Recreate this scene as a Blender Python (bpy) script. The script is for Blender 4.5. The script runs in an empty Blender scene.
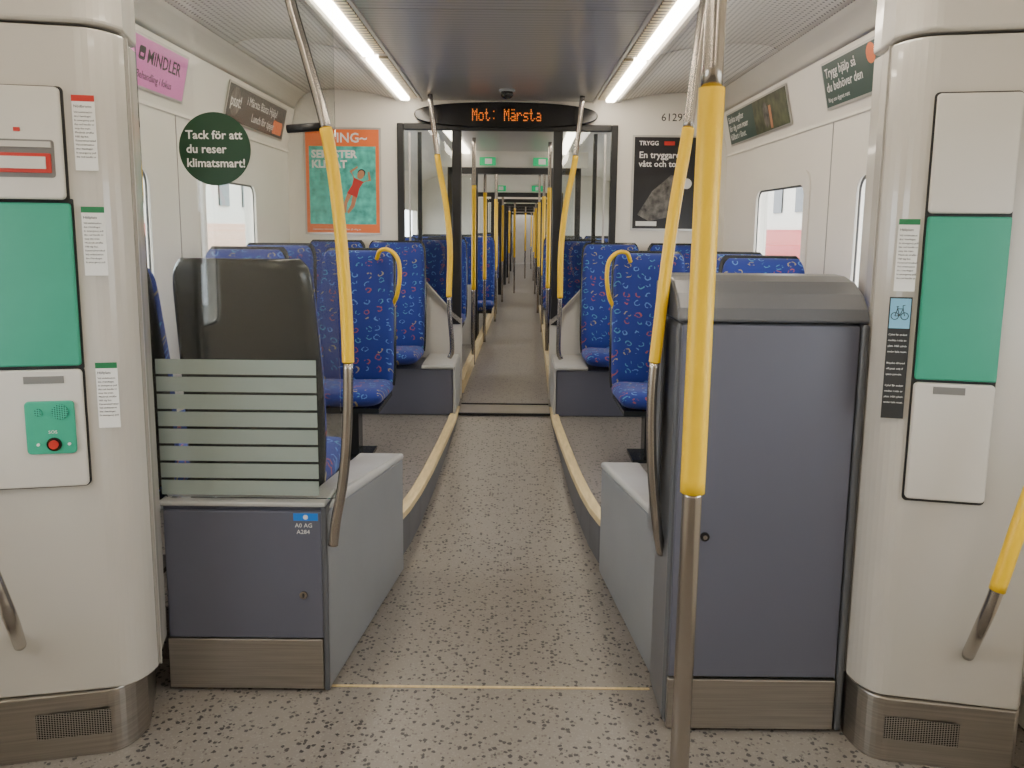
import bpy, bmesh, math, random
from mathutils import Vector, Matrix
random.seed(3)
COL = bpy.context.scene.collection
F=780.; CY=338.; H=1.55; CX=.05
PITCH=math.atan(110/780.); ROLL=math.radians(.6)
RM=(Matrix.Rotation(math.pi/2-PITCH,3,'X')@Matrix.Rotation(ROLL,3,'Z'))
CAMP=Vector((CX,0,H))
def ray(u,v): return RM@Vector(((u-512)/F,(CY-v)/F,-1))
def P(u,v,Y):
    d=ray(u,v); return CAMP+d*(Y/d.y)
# ---------------------------------------------------------------- camera
cd=bpy.data.cameras.new('camera'); cam=bpy.data.objects.new('camera',cd); COL.objects.link(cam)
cd.sensor_width=36; cd.lens=F*36/1024; cd.shift_y=-(384-CY)/1024; cd.clip_start=.05; cd.clip_end=300
cam.matrix_world=Matrix.Translation(CAMP)@RM.to_4x4()
bpy.context.scene.camera=cam
# ---------------------------------------------------------------- materials
def newmat(name):
    m=bpy.data.materials.new(name); m.use_nodes=True
    nt=m.node_tree; b=nt.nodes['Principled BSDF']; return m,nt,b
def mat(name,col,rough=.5,metal=0.,var=.05,scale=6.,emis=0.,bump=0.,aniso=None,coat=0.):
    m,nt,b=newmat(name)
    tc=nt.nodes.new('ShaderNodeTexCoord'); n=nt.nodes.new('ShaderNodeTexNoise')
    n.inputs['Scale'].default_value=scale; n.inputs['Detail'].default_value=4
    if aniso:
        mp=nt.nodes.new('ShaderNodeMapping'); mp.inputs['Scale'].default_value=aniso
        nt.links.new(tc.outputs['Object'],mp.inputs[0]); nt.links.new(mp.outputs[0],n.inputs['Vector'])
    else: nt.links.new(tc.outputs['Object'],n.inputs['Vector'])
    r=nt.nodes.new('ShaderNodeValToRGB')
    r.color_ramp.elements[0].position=.3; r.color_ramp.elements[1].position=.7
    r.color_ramp.elements[0].color=(*[c*(1-var) for c in col],1)
    r.color_ramp.elements[1].color=(*[min(1,c*(1+var)) for c in col],1)
    nt.links.new(n.outputs['Fac'],r.inputs['Fac']); nt.links.new(r.outputs['Color'],b.inputs['Base Color'])
    b.inputs['Roughness'].default_value=rough; b.inputs['Metallic'].default_value=metal; b.inputs['Coat Weight'].default_value=coat
    if emis>0:
        b.inputs['Emission Color'].default_value=(*col,1); b.inputs['Emission Strength'].default_value=emis
    if bump>0:
        bp=nt.nodes.new('ShaderNodeBump'); bp.inputs['Strength'].default_value=bump; bp.inputs['Distance'].default_value=.002
        nt.links.new(n.outputs['Fac'],bp.inputs['Height']); nt.links.new(bp.outputs[0],b.inputs['Normal'])
    return m
def floor_mat():
    m,nt,b=newmat('speckled_floor'); N=nt.nodes.new; L=nt.links.new
    tc=N('ShaderNodeTexCoord')
    ns=N('ShaderNodeTexNoise'); ns.inputs['Scale'].default_value=90; ns.inputs['Detail'].default_value=3
    L(tc.outputs['Object'],ns.inputs['Vector'])
    va=N('ShaderNodeVectorMath'); va.operation='SCALE'; va.inputs['Scale'].default_value=.012
    L(ns.outputs['Color'],va.inputs[0])
    ad=N('ShaderNodeVectorMath'); L(tc.outputs['Object'],ad.inputs[0]); L(va.outputs[0],ad.inputs[1])
    def chips(scale,thr,dist):
        v=N('ShaderNodeTexVoronoi'); v.inputs['Scale'].default_value=scale; L(ad.outputs[0],v.inputs['Vector'])
        s=N('ShaderNodeSeparateColor'); L(v.outputs['Color'],s.inputs[0])
        a=N('ShaderNodeMath'); a.operation='LESS_THAN'; a.inputs[1].default_value=thr; L(s.outputs[0],a.inputs[0])
        c=N('ShaderNodeMath'); c.operation='LESS_THAN'; c.inputs[1].default_value=dist; L(v.outputs['Distance'],c.inputs[0])
        k=N('ShaderNodeMath'); k.operation='MULTIPLY'; L(a.outputs[0],k.inputs[0]); L(c.outputs[0],k.inputs[1]); return k
    k1=chips(66,.24,.45); k2=chips(105,.14,.45); k3=chips(150,.3,.5)
    mx1=N('ShaderNodeMix'); mx1.data_type='RGBA'; mx1.inputs['A'].default_value=(.225,.203,.183,1); mx1.inputs['B'].default_value=(.26,.238,.215,1)
    L(k3.outputs[0],mx1.inputs['Factor'])
    mx2=N('ShaderNodeMix'); mx2.data_type='RGBA'; mx2.inputs['B'].default_value=(.14,.125,.115,1)
    L(k2.outputs[0],mx2.inputs['Factor']); L(mx1.outputs['Result'],mx2.inputs['A'])
    mx3=N('ShaderNodeMix'); mx3.data_type='RGBA'; mx3.inputs['B'].default_value=(.045,.041,.043,1)
    L(k1.outputs[0],mx3.inputs['Factor']); L(mx2.outputs['Result'],mx3.inputs['A'])
    L(mx3.outputs['Result'],b.inputs['Base Color']); b.inputs['Roughness'].default_value=.33
    return m
def fabric_mat():
    m,nt,b=newmat('blue_patterned_fabric'); N=nt.nodes.new; L=nt.links.new
    tc=N('ShaderNodeTexCoord'); sp=N('ShaderNodeSeparateXYZ'); L(tc.outputs['Object'],sp.inputs[0])
    s=N('ShaderNodeMath'); s.operation='ADD'; L(sp.outputs['Y'],s.inputs[0]); L(sp.outputs['Z'],s.inputs[1])
    cb=N('ShaderNodeCombineXYZ'); L(sp.outputs['X'],cb.inputs[0]); L(s.outputs[0],cb.inputs[1])
    wn_=N('ShaderNodeTexNoise'); wn_.inputs['Scale'].default_value=22; L(cb.outputs[0],wn_.inputs['Vector'])
    ws=N('ShaderNodeVectorMath'); ws.operation='SCALE'; ws.inputs['Scale'].default_value=.03; L(wn_.outputs['Color'],ws.inputs[0])
    wa=N('ShaderNodeVectorMath'); L(cb.outputs[0],wa.inputs[0]); L(ws.outputs[0],wa.inputs[1])
    v=N('ShaderNodeTexVoronoi'); v.voronoi_dimensions='2D'; v.inputs['Scale'].default_value=14.5; v.inputs['Randomness'].default_value=.45
    L(wa.outputs[0],v.inputs['Vector'])
    c=N('ShaderNodeMath'); c.operation='COMPARE'; c.inputs[1].default_value=.23; c.inputs[2].default_value=.05; L(v.outputs['Distance'],c.inputs[0])
    n=N('ShaderNodeTexNoise'); n.inputs['Scale'].default_value=30; L(cb.outputs[0],n.inputs['Vector'])
    g=N('ShaderNodeMath'); g.operation='GREATER_THAN'; g.inputs[1].default_value=.49; L(n.outputs['Fac'],g.inputs[0])
    k=N('ShaderNodeMath'); k.operation='MULTIPLY'; L(c.outputs[0],k.inputs[0]); L(g.outputs[0],k.inputs[1])
    sc=N('ShaderNodeSeparateColor'); L(v.outputs['Color'],sc.inputs[0])
    r=N('ShaderNodeValToRGB'); r.color_ramp.interpolation='CONSTANT'
    e=r.color_ramp.elements; e[0].color=(.10,.22,.55,1); e[1].position=.35; e[1].color=(.36,.085,.08,1)
    x=e.new(.55); x.color=(.34,.29,.16,1); x=e.new(.75); x.color=(.07,.25,.42,1)
    L(sc.outputs[0],r.inputs['Fac'])
    mx=N('ShaderNodeMix'); mx.data_type='RGBA'; mx.inputs['A'].default_value=(.014,.033,.235,1)
    L(k.outputs[0],mx.inputs['Factor']); L(r.outputs['Color'],mx.inputs['B']); L(mx.outputs['Result'],b.inputs['Base Color'])
    b.inputs['Roughness'].default_value=.85; b.inputs['Sheen Weight'].default_value=.08
    return m
def perf_mat(name,col,hole,pitch,rad,rough=.5,metal=0):
    m,nt,b=newmat(name); N=nt.nodes.new; L=nt.links.new
    tc=N('ShaderNodeTexCoord'); v=N('ShaderNodeTexVoronoi'); v.inputs['Scale'].default_value=1/pitch; v.inputs['Randomness'].default_value=0
    v.voronoi_dimensions='2D'; sp=N('ShaderNodeSeparateXYZ'); L(tc.outputs['Object'],sp.inputs[0])
    ad=N('ShaderNodeMath'); ad.operation='ADD'; L(sp.outputs['Y'],ad.inputs[0]); L(sp.outputs['Z'],ad.inputs[1])
    cb=N('ShaderNodeCombineXYZ'); L(sp.outputs['X'],cb.inputs[0]); L(ad.outputs[0],cb.inputs[1]); L(cb.outputs[0],v.inputs['Vector'])
    c=N('ShaderNodeMath'); c.operation='LESS_THAN'; c.inputs[1].default_value=rad; L(v.outputs['Distance'],c.inputs[0])
    mx=N('ShaderNodeMix'); mx.data_type='RGBA'; mx.inputs['A'].default_value=(*col,1); mx.inputs['B'].default_value=(*hole,1)
    L(c.outputs[0],mx.inputs['Factor']); L(mx.outputs['Result'],b.inputs['Base Color'])
    b.inputs['Roughness'].default_value=rough; b.inputs['Metallic'].default_value=metal; return m
def rib_mat(name,col,period,axis='Y',rough=.35,metal=.3,dark=.55,duty=.3,emis=0):
    m,nt,b=newmat(name); N=nt.nodes.new; L=nt.links.new
    tc=N('ShaderNodeTexCoord'); sp=N('ShaderNodeSeparateXYZ'); L(tc.outputs['Object'],sp.inputs[0])
    d=N('ShaderNodeMath'); d.operation='DIVIDE'; d.inputs[1].default_value=period; L(sp.outputs[axis],d.inputs[0])
    f=N('ShaderNodeMath'); f.operation='FRACT'; L(d.outputs[0],f.inputs[0])
    g=N('ShaderNodeMath'); g.operation='LESS_THAN'; g.inputs[1].default_value=duty; L(f.outputs[0],g.inputs[0])
    mx=N('ShaderNodeMix'); mx.data_type='RGBA'; mx.inputs['A'].default_value=(*col,1); mx.inputs['B'].default_value=(*[c*dark for c in col],1)
    L(g.outputs[0],mx.inputs['Factor']); L(mx.outputs['Result'],b.inputs['Base Color'])
    if emis: L(mx.outputs['Result'],b.inputs['Emission Color']); b.inputs['Emission Strength'].default_value=emis
    b.inputs['Roughness'].default_value=rough; b.inputs['Metallic'].default_value=metal; return m
def glass_mat(name,tint=(.93,.96,.95),gl=.5,opac=0.,ocol=(.5,.5,.5)):
    m=bpy.data.materials.new(name); m.use_nodes=True; nt=m.node_tree; nt.nodes.clear(); N=nt.nodes.new; L=nt.links.new
    o=N('ShaderNodeOutputMaterial'); t=N('ShaderNodeBsdfTransparent'); t.inputs[0].default_value=(*tint,1)
    g=N('ShaderNodeBsdfGlossy'); g.inputs['Roughness'].default_value=.02
    lw=N('ShaderNodeFresnel'); lw.inputs['IOR'].default_value=1.5
    k=N('ShaderNodeMath'); k.operation='MULTIPLY'; k.inputs[1].default_value=gl; k.use_clamp=True; L(lw.outputs[0],k.inputs[0])
    mx=N('ShaderNodeMixShader'); L(k.outputs[0],mx.inputs[0]); L(t.outputs[0],mx.inputs[1]); L(g.outputs[0],mx.inputs[2])
    out=mx
    if opac>0:
        d=N('ShaderNodeBsdfDiffuse'); d.inputs[0].default_value=(*ocol,1)
        m2=N('ShaderNodeMixShader'); m2.inputs[0].default_value=opac; L(mx.outputs[0],m2.inputs[1]); L(d.outputs[0],m2.inputs[2]); out=m2
    L(out.outputs[0],o.inputs[0]); return m
FLOOR=floor_mat(); FAB=fabric_mat()
WHITE=mat('white_wall_laminate',(.81,.765,.685),.33,var=.02,scale=2)
PILLAR=mat('pale_grey_pillar_paint',(.53,.505,.462),.22,var=.03,scale=2,coat=.4)
PANEL=mat('light_panel_plastic',(.60,.575,.53),.33,var=.02)
GREEN=mat('green_panel_laminate',(.030,.31,.20),.36,var=.04)
GREEN2=mat('green_intercom_plate',(.03,.38,.24),.35,var=.02)
RED=mat('red_plastic',(.52,.03,.02),.4,var=.03)
STEEL=mat('brushed_steel',(.46,.43,.39),.33,metal=1.,var=.14,scale=3,aniso=(1,1,60))
POLE=mat('polished_steel_tube',(.44,.40,.36),.24,metal=1.,var=.05)
YEL=mat('yellow_grip_coating',(.90,.56,.008),.36,var=.04)
CAB=mat('blue_grey_cabinet_laminate',(.108,.112,.150),.38,var=.03,scale=3)
CABT=mat('dark_grey_cabinet_top',(.100,.104,.116),.28,var=.05)
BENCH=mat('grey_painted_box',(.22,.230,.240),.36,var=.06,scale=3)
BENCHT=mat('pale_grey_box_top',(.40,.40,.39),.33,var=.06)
DARK=mat('dark_seat_shell',(.026,.029,.031),.2,var=.08)
BLACK=mat('black_rubber',(.012,.012,.013),.4,var=.1)
BLKP=mat('black_gloss',(.01,.01,.012),.15,var=.1)
RISER=mat('dark_grey_riser',(.11,.11,.12),.5,var=.1)
CURB=mat('yellow_beige_edge_strip',(.66,.52,.28),.45,var=.14,scale=9,aniso=(6,1,1))
PERF=perf_mat('perforated_ceiling_panel',(.80,.765,.70),(.24,.23,.21),.030,.22)
RIB=rib_mat('ribbed_ceiling_metal',(.42,.41,.395),.045,'Y',.28,.4,.68,.25)
LOUV=rib_mat('warm_slotted_louvre',(.75,.62,.38),.05,'Y',.3,.2,.12,.4)
GRILL=perf_mat('perforated_steel_grill',(.4,.38,.35),(.01,.01,.01),.007,.36,.35,.8)
SPK=perf_mat('speaker_perforation',(.02,.42,.27),(.01,.05,.03),.006,.33)
LIGHT=mat('lamp_diffuser',(1,.89,.73),.5,var=0,emis=25.)
LIGHT2=mat('lamp_diffuser_far',(1,.89,.72),.5,var=0,emis=9.)
LED=mat('amber_led',(1,.22,.01),.5,var=0,emis=1.2)
GLASS=glass_mat('clear_glass',(.90,.93,.92),gl=1.1); TGL=glass_mat('screen_glass',(.92,.94,.93),1.5); WGL=glass_mat('window_glass',(.95,.97,.97),.25)
FROST=glass_mat('frosted_stripe_film',(.8,.86,.83),.4,.72,(.40,.46,.425))
PAPER=mat('white_print',(.8,.79,.76),.5,var=.02); INK=mat('dark_ink',(.02,.02,.02),.5,var=.02)
STG=mat('sticker_green',(.01,.17,.06),.4,var=.02); DKG=mat('dark_green_print',(.006,.045,.036),.35,var=.1)
CIRC=mat('dark_green_round_sticker',(.005,.045,.016),.4,var=.05)
PINK=mat('pink_print',(.80,.20,.58),.4,var=.03); ORG=mat('orange_print',(.85,.18,.04),.4,var=.05)
TEAL=mat('turquoise_water_print',(.07,.48,.40),.4,var=.45,scale=16); BLP=mat('black_print',(.012,.011,.013),.35,var=.3,scale=6)
SBL=mat('light_blue_print',(.2,.48,.68),.4,var=.02); BLU=mat('blue_print',(.02,.2,.7),.4,var=.02)
SKIN=mat('tan_print',(.5,.22,.11),.5,var=.1); GRP=mat('grey_photo_print',(.12,.11,.10),.4,var=.9,scale=18)
BRN=mat('olive_photo_print',(.05,.06,.025),.4,var=.8,scale=14); FRM=mat('aluminium_poster_frame',(.55,.53,.5),.35,metal=.8)
GASK=mat('window_gasket',(.05,.05,.05),.5); SLOT=mat('shadow_grey_recess',(.18,.175,.165),.6); JOINT=mat('panel_joint_line',(.40,.38,.35),.6)  # SLOT: shade of recess and slots put into the grey of flat plates
EXITG=mat('green_exit_sign',(.0,.45,.16),.4,var=0,emis=.4); FARW=mat('grey_end_wall',(.30,.28,.25),.5)  # FARW: plain grey for the far end wall
# ---------------------------------------------------------------- geometry helpers
WO={}
def setup(o,origin,parent):
    COL.objects.link(o); WO[o.name]=Vector(origin)
    if parent is not None:
        o.parent=parent; o.location=Vector(origin)-WO[parent.name]
    else: o.location=origin
    return o
def mesh(name,verts,faces,m,parent=None,smooth=False,bevel=0,seg=2,origin=None):
    vs=[Vector(v) for v in verts]
    if origin is None:
        mn=[min(v[i] for v in vs) for i in range(3)]; mx=[max(v[i] for v in vs) for i in range(3)]
        origin=Vector(((mn[0]+mx[0])/2,(mn[1]+mx[1])/2,mn[2]))
    origin=Vector(origin)
    me=bpy.data.meshes.new(name); me.from_pydata([v-origin for v in vs],[],faces)
    bm=bmesh.new(); bm.from_mesh(me); bmesh.ops.recalc_face_normals(bm,faces=bm.faces); bm.to_mesh(me); bm.free()
    me.materials.append(m)
    if smooth:
        for p in me.polygons: p.use_smooth=True
    o=bpy.data.objects.new(name,me); setup(o,origin,parent)
    if bevel>0:
        b=o.modifiers.new('bevel','BEVEL'); b.width=bevel; b.segments=seg; b.limit_method='ANGLE'; b.angle_limit=math.radians(35)
    return o
def empty(name,loc,label,cat,group=None):
    o=bpy.data.objects.new(name,None); o.empty_display_size=.1; setup(o,loc,None)
    tag(o,label,cat,group); return o
def tag(o,label,cat,group=None):
    o['label']=label; o['category']=cat
    if group: o['group']=group
    return o
def struct(o): o['kind']='structure'; return o
def boxdata(bs):
    V=[];Fc=[]
    for (x0,x1,y0,y1,z0,z1) in bs:
        b=len(V); V+=[(x0,y0,z0),(x1,y0,z0),(x1,y1,z0),(x0,y1,z0),(x0,y0,z1),(x1,y0,z1),(x1,y1,z1),(x0,y1,z1)]
        Fc+=[tuple(b+i for i in f) for f in ((0,3,2,1),(4,5,6,7),(0,1,5,4),(1,2,6,5),(2,3,7,6),(3,0,4,7))]
    return V,Fc
def boxes(name,bs,m,parent=None,bevel=0,seg=2):
    V,Fc=boxdata(bs); return mesh(name,V,Fc,m,parent,bevel=bevel,seg=seg)
def box(name,x0,x1,y0,y1,z0,z1,m,parent=None,bevel=0,seg=2):
    return boxes(name,[(min(x0,x1),max(x0,x1),y0,y1,z0,z1)],m,parent,bevel,seg)
def extr(name,poly,axis,a0,a1,m,parent=None,bevel=0,smooth=False,seg=2):
    def mk(p,a):
        return {'z':(p[0],p[1],a),'y':(p[0],a,p[1]),'x':(a,p[0],p[1])}[axis]
    n=len(poly); V=[mk(p,a0) for p in poly]+[mk(p,a1) for p in poly]
    Fc=[tuple(range(n)),tuple(range(2*n-1,n-1,-1))]+[(i,(i+1)%n,n+(i+1)%n,n+i) for i in range(n)]
    return mesh(name,V,Fc,m,parent,bevel=bevel,smooth=smooth,seg=seg)
def plate(name,pts,o,xd,ud,th,m,parent=None,off=0,bevel=0):
    o=Vector(o);xd=Vector(xd).normalized();ud=Vector(ud).normalized();n=xd.cross(ud)
    k=len(pts); V=[o+xd*p[0]+ud*p[1]+n*off for p in pts]+[o+xd*p[0]+ud*p[1]+n*(off+th) for p in pts]
    Fc=[tuple(range(k)),tuple(range(2*k-1,k-1,-1))]+[(i,(i+1)%k,k+(i+1)%k,k+i) for i in range(k)]
    return mesh(name,V,Fc,m,parent,bevel=bevel)
def rect(x0,y0,x1,y1): return [(x0,y0),(x1,y0),(x1,y1),(x0,y1)]
def rrect(x0,y0,x1,y1,r,n=5):
    out=[]
    for cx,cy,a0 in ((x1-r,y0+r,-90),(x1-r,y1-r,0),(x0+r,y1-r,90),(x0+r,y0+r,180)):
        for i in range(n+1):
            a=math.radians(a0+90*i/n); out.append((cx+r*math.cos(a),cy+r*math.sin(a)))
    return out
def circ(cx,cy,r,n=40,ry=None):
    ry=ry or r; return [(cx+r*math.cos(2*math.pi*i/n),cy+ry*math.sin(2*math.pi*i/n)) for i in range(n)]
def ringplate(name,outer,inner,o,xd,ud,th,m,parent=None,off=0):
    o=Vector(o);xd=Vector(xd).normalized();ud=Vector(ud).normalized();n=xd.cross(ud);k=len(outer)
    def w(p,d): return o+xd*p[0]+ud*p[1]+n*(off+d)
    V=[w(p,0) for p in outer]+[w(p,0) for p in inner]+[w(p,th) for p in outer]+[w(p,th) for p in inner]
    Fc=[]
    for i in range(k):
        j=(i+1)%k; Fc+=[(i,j,k+j,k+i),(2*k+i,3*k+i,3*k+j,2*k+j),(i,2*k+i,2*k+j,j),(k+i,k+j,3*k+j,3*k+i)]
    return mesh(name,V,Fc,m,parent)
def text(name,s,size,o,xd,ud,m,parent,align='LEFT',off=.0015,sx=1.,bold=0.):
    cu=bpy.data.curves.new('t','FONT'); cu.body=s; cu.size=size; cu.align_x=align; cu.extrude=.0003; cu.offset=bold
    cu.resolution_u=2
    ob=bpy.data.objects.new('t',cu); COL.objects.link(ob)
    dg=bpy.context.evaluated_depsgraph_get(); me=bpy.data.meshes.new_from_object(ob.evaluated_get(dg))
    bpy.data.objects.remove(ob)
    o=Vector(o);xd=Vector(xd).normalized();ud=Vector(ud).normalized();n=xd.cross(ud)
    V=[o+xd*v.co.x*sx+ud*v.co.y+n*(v.co.z+off) for v in me.vertices]; Fc=[tuple(p.vertices) for p in me.polygons]
    if not V: return None
    return mesh(name,V,Fc,m,parent)
def dense(pts,n=10):
    pts=[Vector(p) for p in pts]; q=[2*pts[0]-pts[1]]+pts+[2*pts[-1]-pts[-2]]; out=[]
    for i in range(1,len(q)-2):
        a,b,c,d=q[i-1:i+3]
        for k in range(n):
            t=k/n; out.append(.5*((2*b)+(c-a)*t+(2*a-5*b+4*c-d)*t*t+(-a+3*b-3*c+d)*t**3))
    out.append(pts[-1]); return out
def tube(name,path,r,m,parent=None,n=14,flat=1.):
    V=[];Fc=[];N=len(path); t0=(path[1]-path[0]).normalized()
    up=Vector((0,1,0)) if abs(t0.y)<.9 else Vector((1,0,0)); a=t0.cross(up).normalized()
    for i,p in enumerate(path):
        t=(path[min(i+1,N-1)]-path[max(i-1,0)]).normalized(); a=(a-t*a.dot(t)).normalized(); b=t.cross(a)
        for k in range(n):
            th=2*math.pi*k/n; V.append(p+a*math.cos(th)*r+b*math.sin(th)*r*flat)
    for i in range(N-1):
        for k in range(n):
            k2=(k+1)%n; Fc.append((i*n+k,i*n+k2,(i+1)*n+k2,(i+1)*n+k))
    Fc+=[tuple(range(n)),tuple(range(N*n-1,(N-1)*n-1,-1))]
    return mesh(name,V,Fc,m,parent,smooth=True)
def pole(name,pts,r,sl,label,group=None,collars=True,cat='grab pole',rs=None):
    d=dense(pts)
    hi,lo=sl; d2=[d[0]]
    for p,q in zip(d[:-1],d[1:]):
        for zc in sorted((hi,lo),reverse=p.z>q.z):
            if (p.z-zc)*(q.z-zc)<0: d2.append(p.lerp(q,(zc-p.z)/(q.z-p.z)))
        d2.append(q)
    d=d2
    e=empty(name,min(d,key=lambda p:p.z),label,cat,group)
    eps=1e-5
    low=[p for p in d if p.z<=lo+eps]; mid=[p for p in d if lo-eps<=p.z<=hi+eps]; top=[p for p in d if p.z>=hi-eps]
    if len(low)>1: tube('steel_tube',low,r,POLE,e)
    if len(top)>1: tube('steel_tube',top,r,POLE,e)
    if len(mid)>1: o=tube('yellow_sleeve',mid,rs or r*1.18,YEL,e); o['label']='yellow coated grip section'
    return e
# ---------------------------------------------------------------- STRUCTURE
W=1.68; YB=6.1; ZC=2.5
k=.02
def sh(x,y): return x+k*(y-YB)      # following car stands at a slight angle on the curve
# floor
V,Fc=boxdata([(-1.75,1.75,-2.2,3.37,-.1,0),(-1.7,-.64,2.62,3.37,0.0,.2),(.64,1.7,2.66,3.37,0,.2)])
def addprism(V,Fc,poly,z0,z1s):
    b=len(V);n=len(poly); V+=[(x,y,z0) for x,y in poly]+[(p[0],p[1],z) for p,z in zip(poly,z1s)]
    Fc+=[tuple(range(b,b+n)),tuple(range(b+2*n-1,b+n-1,-1))]+[(b+i,b+(i+1)%n,b+n+(i+1)%n,b+n+i) for i in range(n)]
cl=[(.50,3.37),(.465,3.47),(.437,3.62),(.412,3.85),(.388,4.2),(.362,4.8),(.345,5.3),(.34,5.75),(.34,6.2)]
addprism(V,Fc,[(-.52,3.37),(.52,3.37),(.5,5.7),(-.5,5.7)],-.1,[0,0,.2,.2])
for s in (-1,1):
    addprism(V,Fc,[(s*x,y) for x,y in cl]+[(s*1.7,6.2),(s*1.7,3.37)],-.1,[.2]*(len(cl)+2))
addprism(V,Fc,[(-.345,5.7),(.345,5.7),(.345,6.2),(-.345,6.2)],-.1,[.2]*4)
addprism(V,Fc,[(-1.7,6.2),(1.7,6.2),(sh(1.7,32),32),(sh(-1.7,32),32)],-.1,[.2]*4)
struct(mesh('floor',V,Fc,FLOOR,origin=(0,0,0)))
# curbs
n=1
for s in (-1,1):
    V=[];Fc=[]
    pth=[(x,y) for x,y in cl[:-1]]
    for x,y in pth:
        for dx,z in ((0,.185),(.0,.218),(.055,.218),(.055,.185)): V.append((s*(x+dx-.004),y,z))
    for i in range(len(pth)-1):
        for q in range(4): Fc.append((i*4+q,i*4+(q+1)%4,(i+1)*4+(q+1)%4,(i+1)*4+q))
    Fc+=[(0,1,2,3),tuple(len(V)-4+i for i in range(4))]
    struct(mesh('trim_%d'%n,V,Fc,CURB,bevel=.004)); n+=1
    V=[];Fc=[]
    for x,y in pth:
        V+= [(s*(x-.003),y,0.0),(s*(x-.003),y,.185),(s*(x+.01),y,.185),(s*(x+.01),y,0)]
    for i in range(len(pth)-1):
        for q in range(4): Fc.append((i*4+q,i*4+(q+1)%4,(i+1)*4+(q+1)%4,(i+1)*4+q))
    Fc+=[(0,1,2,3),tuple(len(V)-4+i for i in range(4))]
    struct(mesh('trim_%d'%n,V,Fc,RISER)); n+=1
struct(box('trim_%d'%n,-.55,.53,2.458,2.468,0,.003,CURB)); n+=1
struct(box('trim_%d'%n,-.335,.335,5.58,5.86,.2,.206,STEEL)); n+=1
struct(box('trim_%d'%n,-.335,.335,5.56,5.58,.195,.209,BLACK)); n+=1
struct(box('trim_%d'%n,-.335,.335,5.87,5.89,.2,.212,BLACK)); n+=1
# side walls with window openings
WIN=[(2.7,3.78),(4.4,5.32)]; Z0,Z1=.95,1.84
for s,nm in ((-1,'wall_left'),(1,'wall_right')):
    xo,xi=s*1.76,s*W
    bs=[(-2.2,6.12,-.1,Z0),(-2.2,6.12,Z1,2.66),(-2.2,.3,Z0,Z1),(1.75,2.7,Z0,Z1),(3.78,4.4,Z0,Z1),(5.32,6.12,Z0,Z1)]
    struct(boxes(nm,[(min(xo,xi),max(xo,xi),a,b,c,d) for a,b,c,d in bs],WHITE))
    struct(box('baseboard_'+nm[5:],s*1.60,s*1.679,3.4,6.09,.201,.42,BENCH,bevel=.02))
wn=1
for s in (-1,1):
    for y0,y1 in WIN+[(.3,1.75)]:
        o=(s*1.679,0,0)
        xd=Vector((0,1,0)) if s<0 else Vector((0,-1,0))
        def cv(y): return y if s<0 else -y
        a,b=sorted((cv(y0),cv(y1)))
        e=ringplate('window_%d'%wn,rrect(a-.05,Z0-.05,b+.05,Z1+.05,.1),rrect(a+.03,Z0+.03,b-.03,Z1-.03,.07),o,xd,(0,0,1),.008,WHITE)
        struct(e)
        g=ringplate('gasket',rrect(a+.028,Z0+.028,b-.028,Z1-.028,.07),rrect(a+.042,Z0+.042,b-.042,Z1-.042,.06),o,xd,(0,0,1),.006,GASK,e,off=-.01)
        plate('glass',rrect(a+.03,Z0+.03,b-.03,Z1-.03,.07),o,xd,(0,0,1),.006,WGL,e,off=-.03)
        wn+=1
for s in (-1,1):
    struct(box('trim_%d'%n,s*1.676,s*1.6795,4.09,4.094,.42,2.10,JOINT)); n+=1
    struct(box('trim_%d'%n,s*1.668,s*1.6795,2.5,6.09,2.10,2.112,WHITE,bevel=.003)); n+=1
# ceiling : smooth cove from the posters up to the light strips
def bez(p0,p1,p2,p3,m_=12):
    return [tuple((1-t)**3*a+3*(1-t)**2*t*b+3*(1-t)*t*t*c+t**3*d for a,b,c,d in zip(p0,p1,p2,p3)) for t in [i/m_ for i in range(m_+1)]]
cove=[(-1.685,2.10),(-1.672,2.16),(-1.615,2.42)]
arc=bez((-1.615,2.42),(-1.585,2.56),(-1.42,2.635),(-.86,2.512),14)
def strip(name,pr,y0,y1,m,th=.03,f=lambda x,y:x,smooth=False):
    V=[];Fc=[];q=len(pr)
    for y in (y0,y1):
        V+=[(f(x,y),y,z) for x,z in pr]+[(f(x,y),y,z+th) for x,z in pr]
    for i in range(q-1):
        Fc+=[(i,i+1,2*q+i+1,2*q+i),(q+i,3*q+i,3*q+i+1,q+i+1),(i,q+i,q+i+1,i+1),(2*q+i,2*q+i+1,3*q+i+1,3*q+i)]
    Fc+=[(0,2*q,3*q,q),(q-1,2*q-1,4*q-1,3*q-1)]
    o=mesh(name,V,Fc,m)
    if smooth:
        for p in o.data.polygons:
            if abs(p.normal.y)<.5: p.use_smooth=True
    return o
for s in (-1,1):
    c1=[(x*-s,z) for x,z in cove]; a1=[(x*-s,z) for x,z in arc]
    struct(strip('ceiling',c1,-2.2,6.09,WHITE))
    struct(strip('ceiling',a1[:6],-2.2,6.09,WHITE,.03,smooth=True))
    a=-2.2
    for b in (1.4,2.95,4.5,6.09):
        struct(strip('ceiling',a1[5:],a+.004,b-.004,PERF,.03,smooth=True))
        a=b
    struct(strip('trim_%d'%n,[(s*.86,2.512),(s*.845,2.495),(s*.825,2.495),(s*.81,2.505)],-2.2,6.09,PANEL,.02)); n+=1
for a,b in ((-2.2,1.5),(1.5,3.6),(3.6,6.09)): struct(box('ceiling',-.655,.655,a+.003,b-.003,2.50,2.54,RIB))
struct(box('ceiling',-1.76,1.76,-2.2,6.2,2.66,2.7,WHITE))
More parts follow.
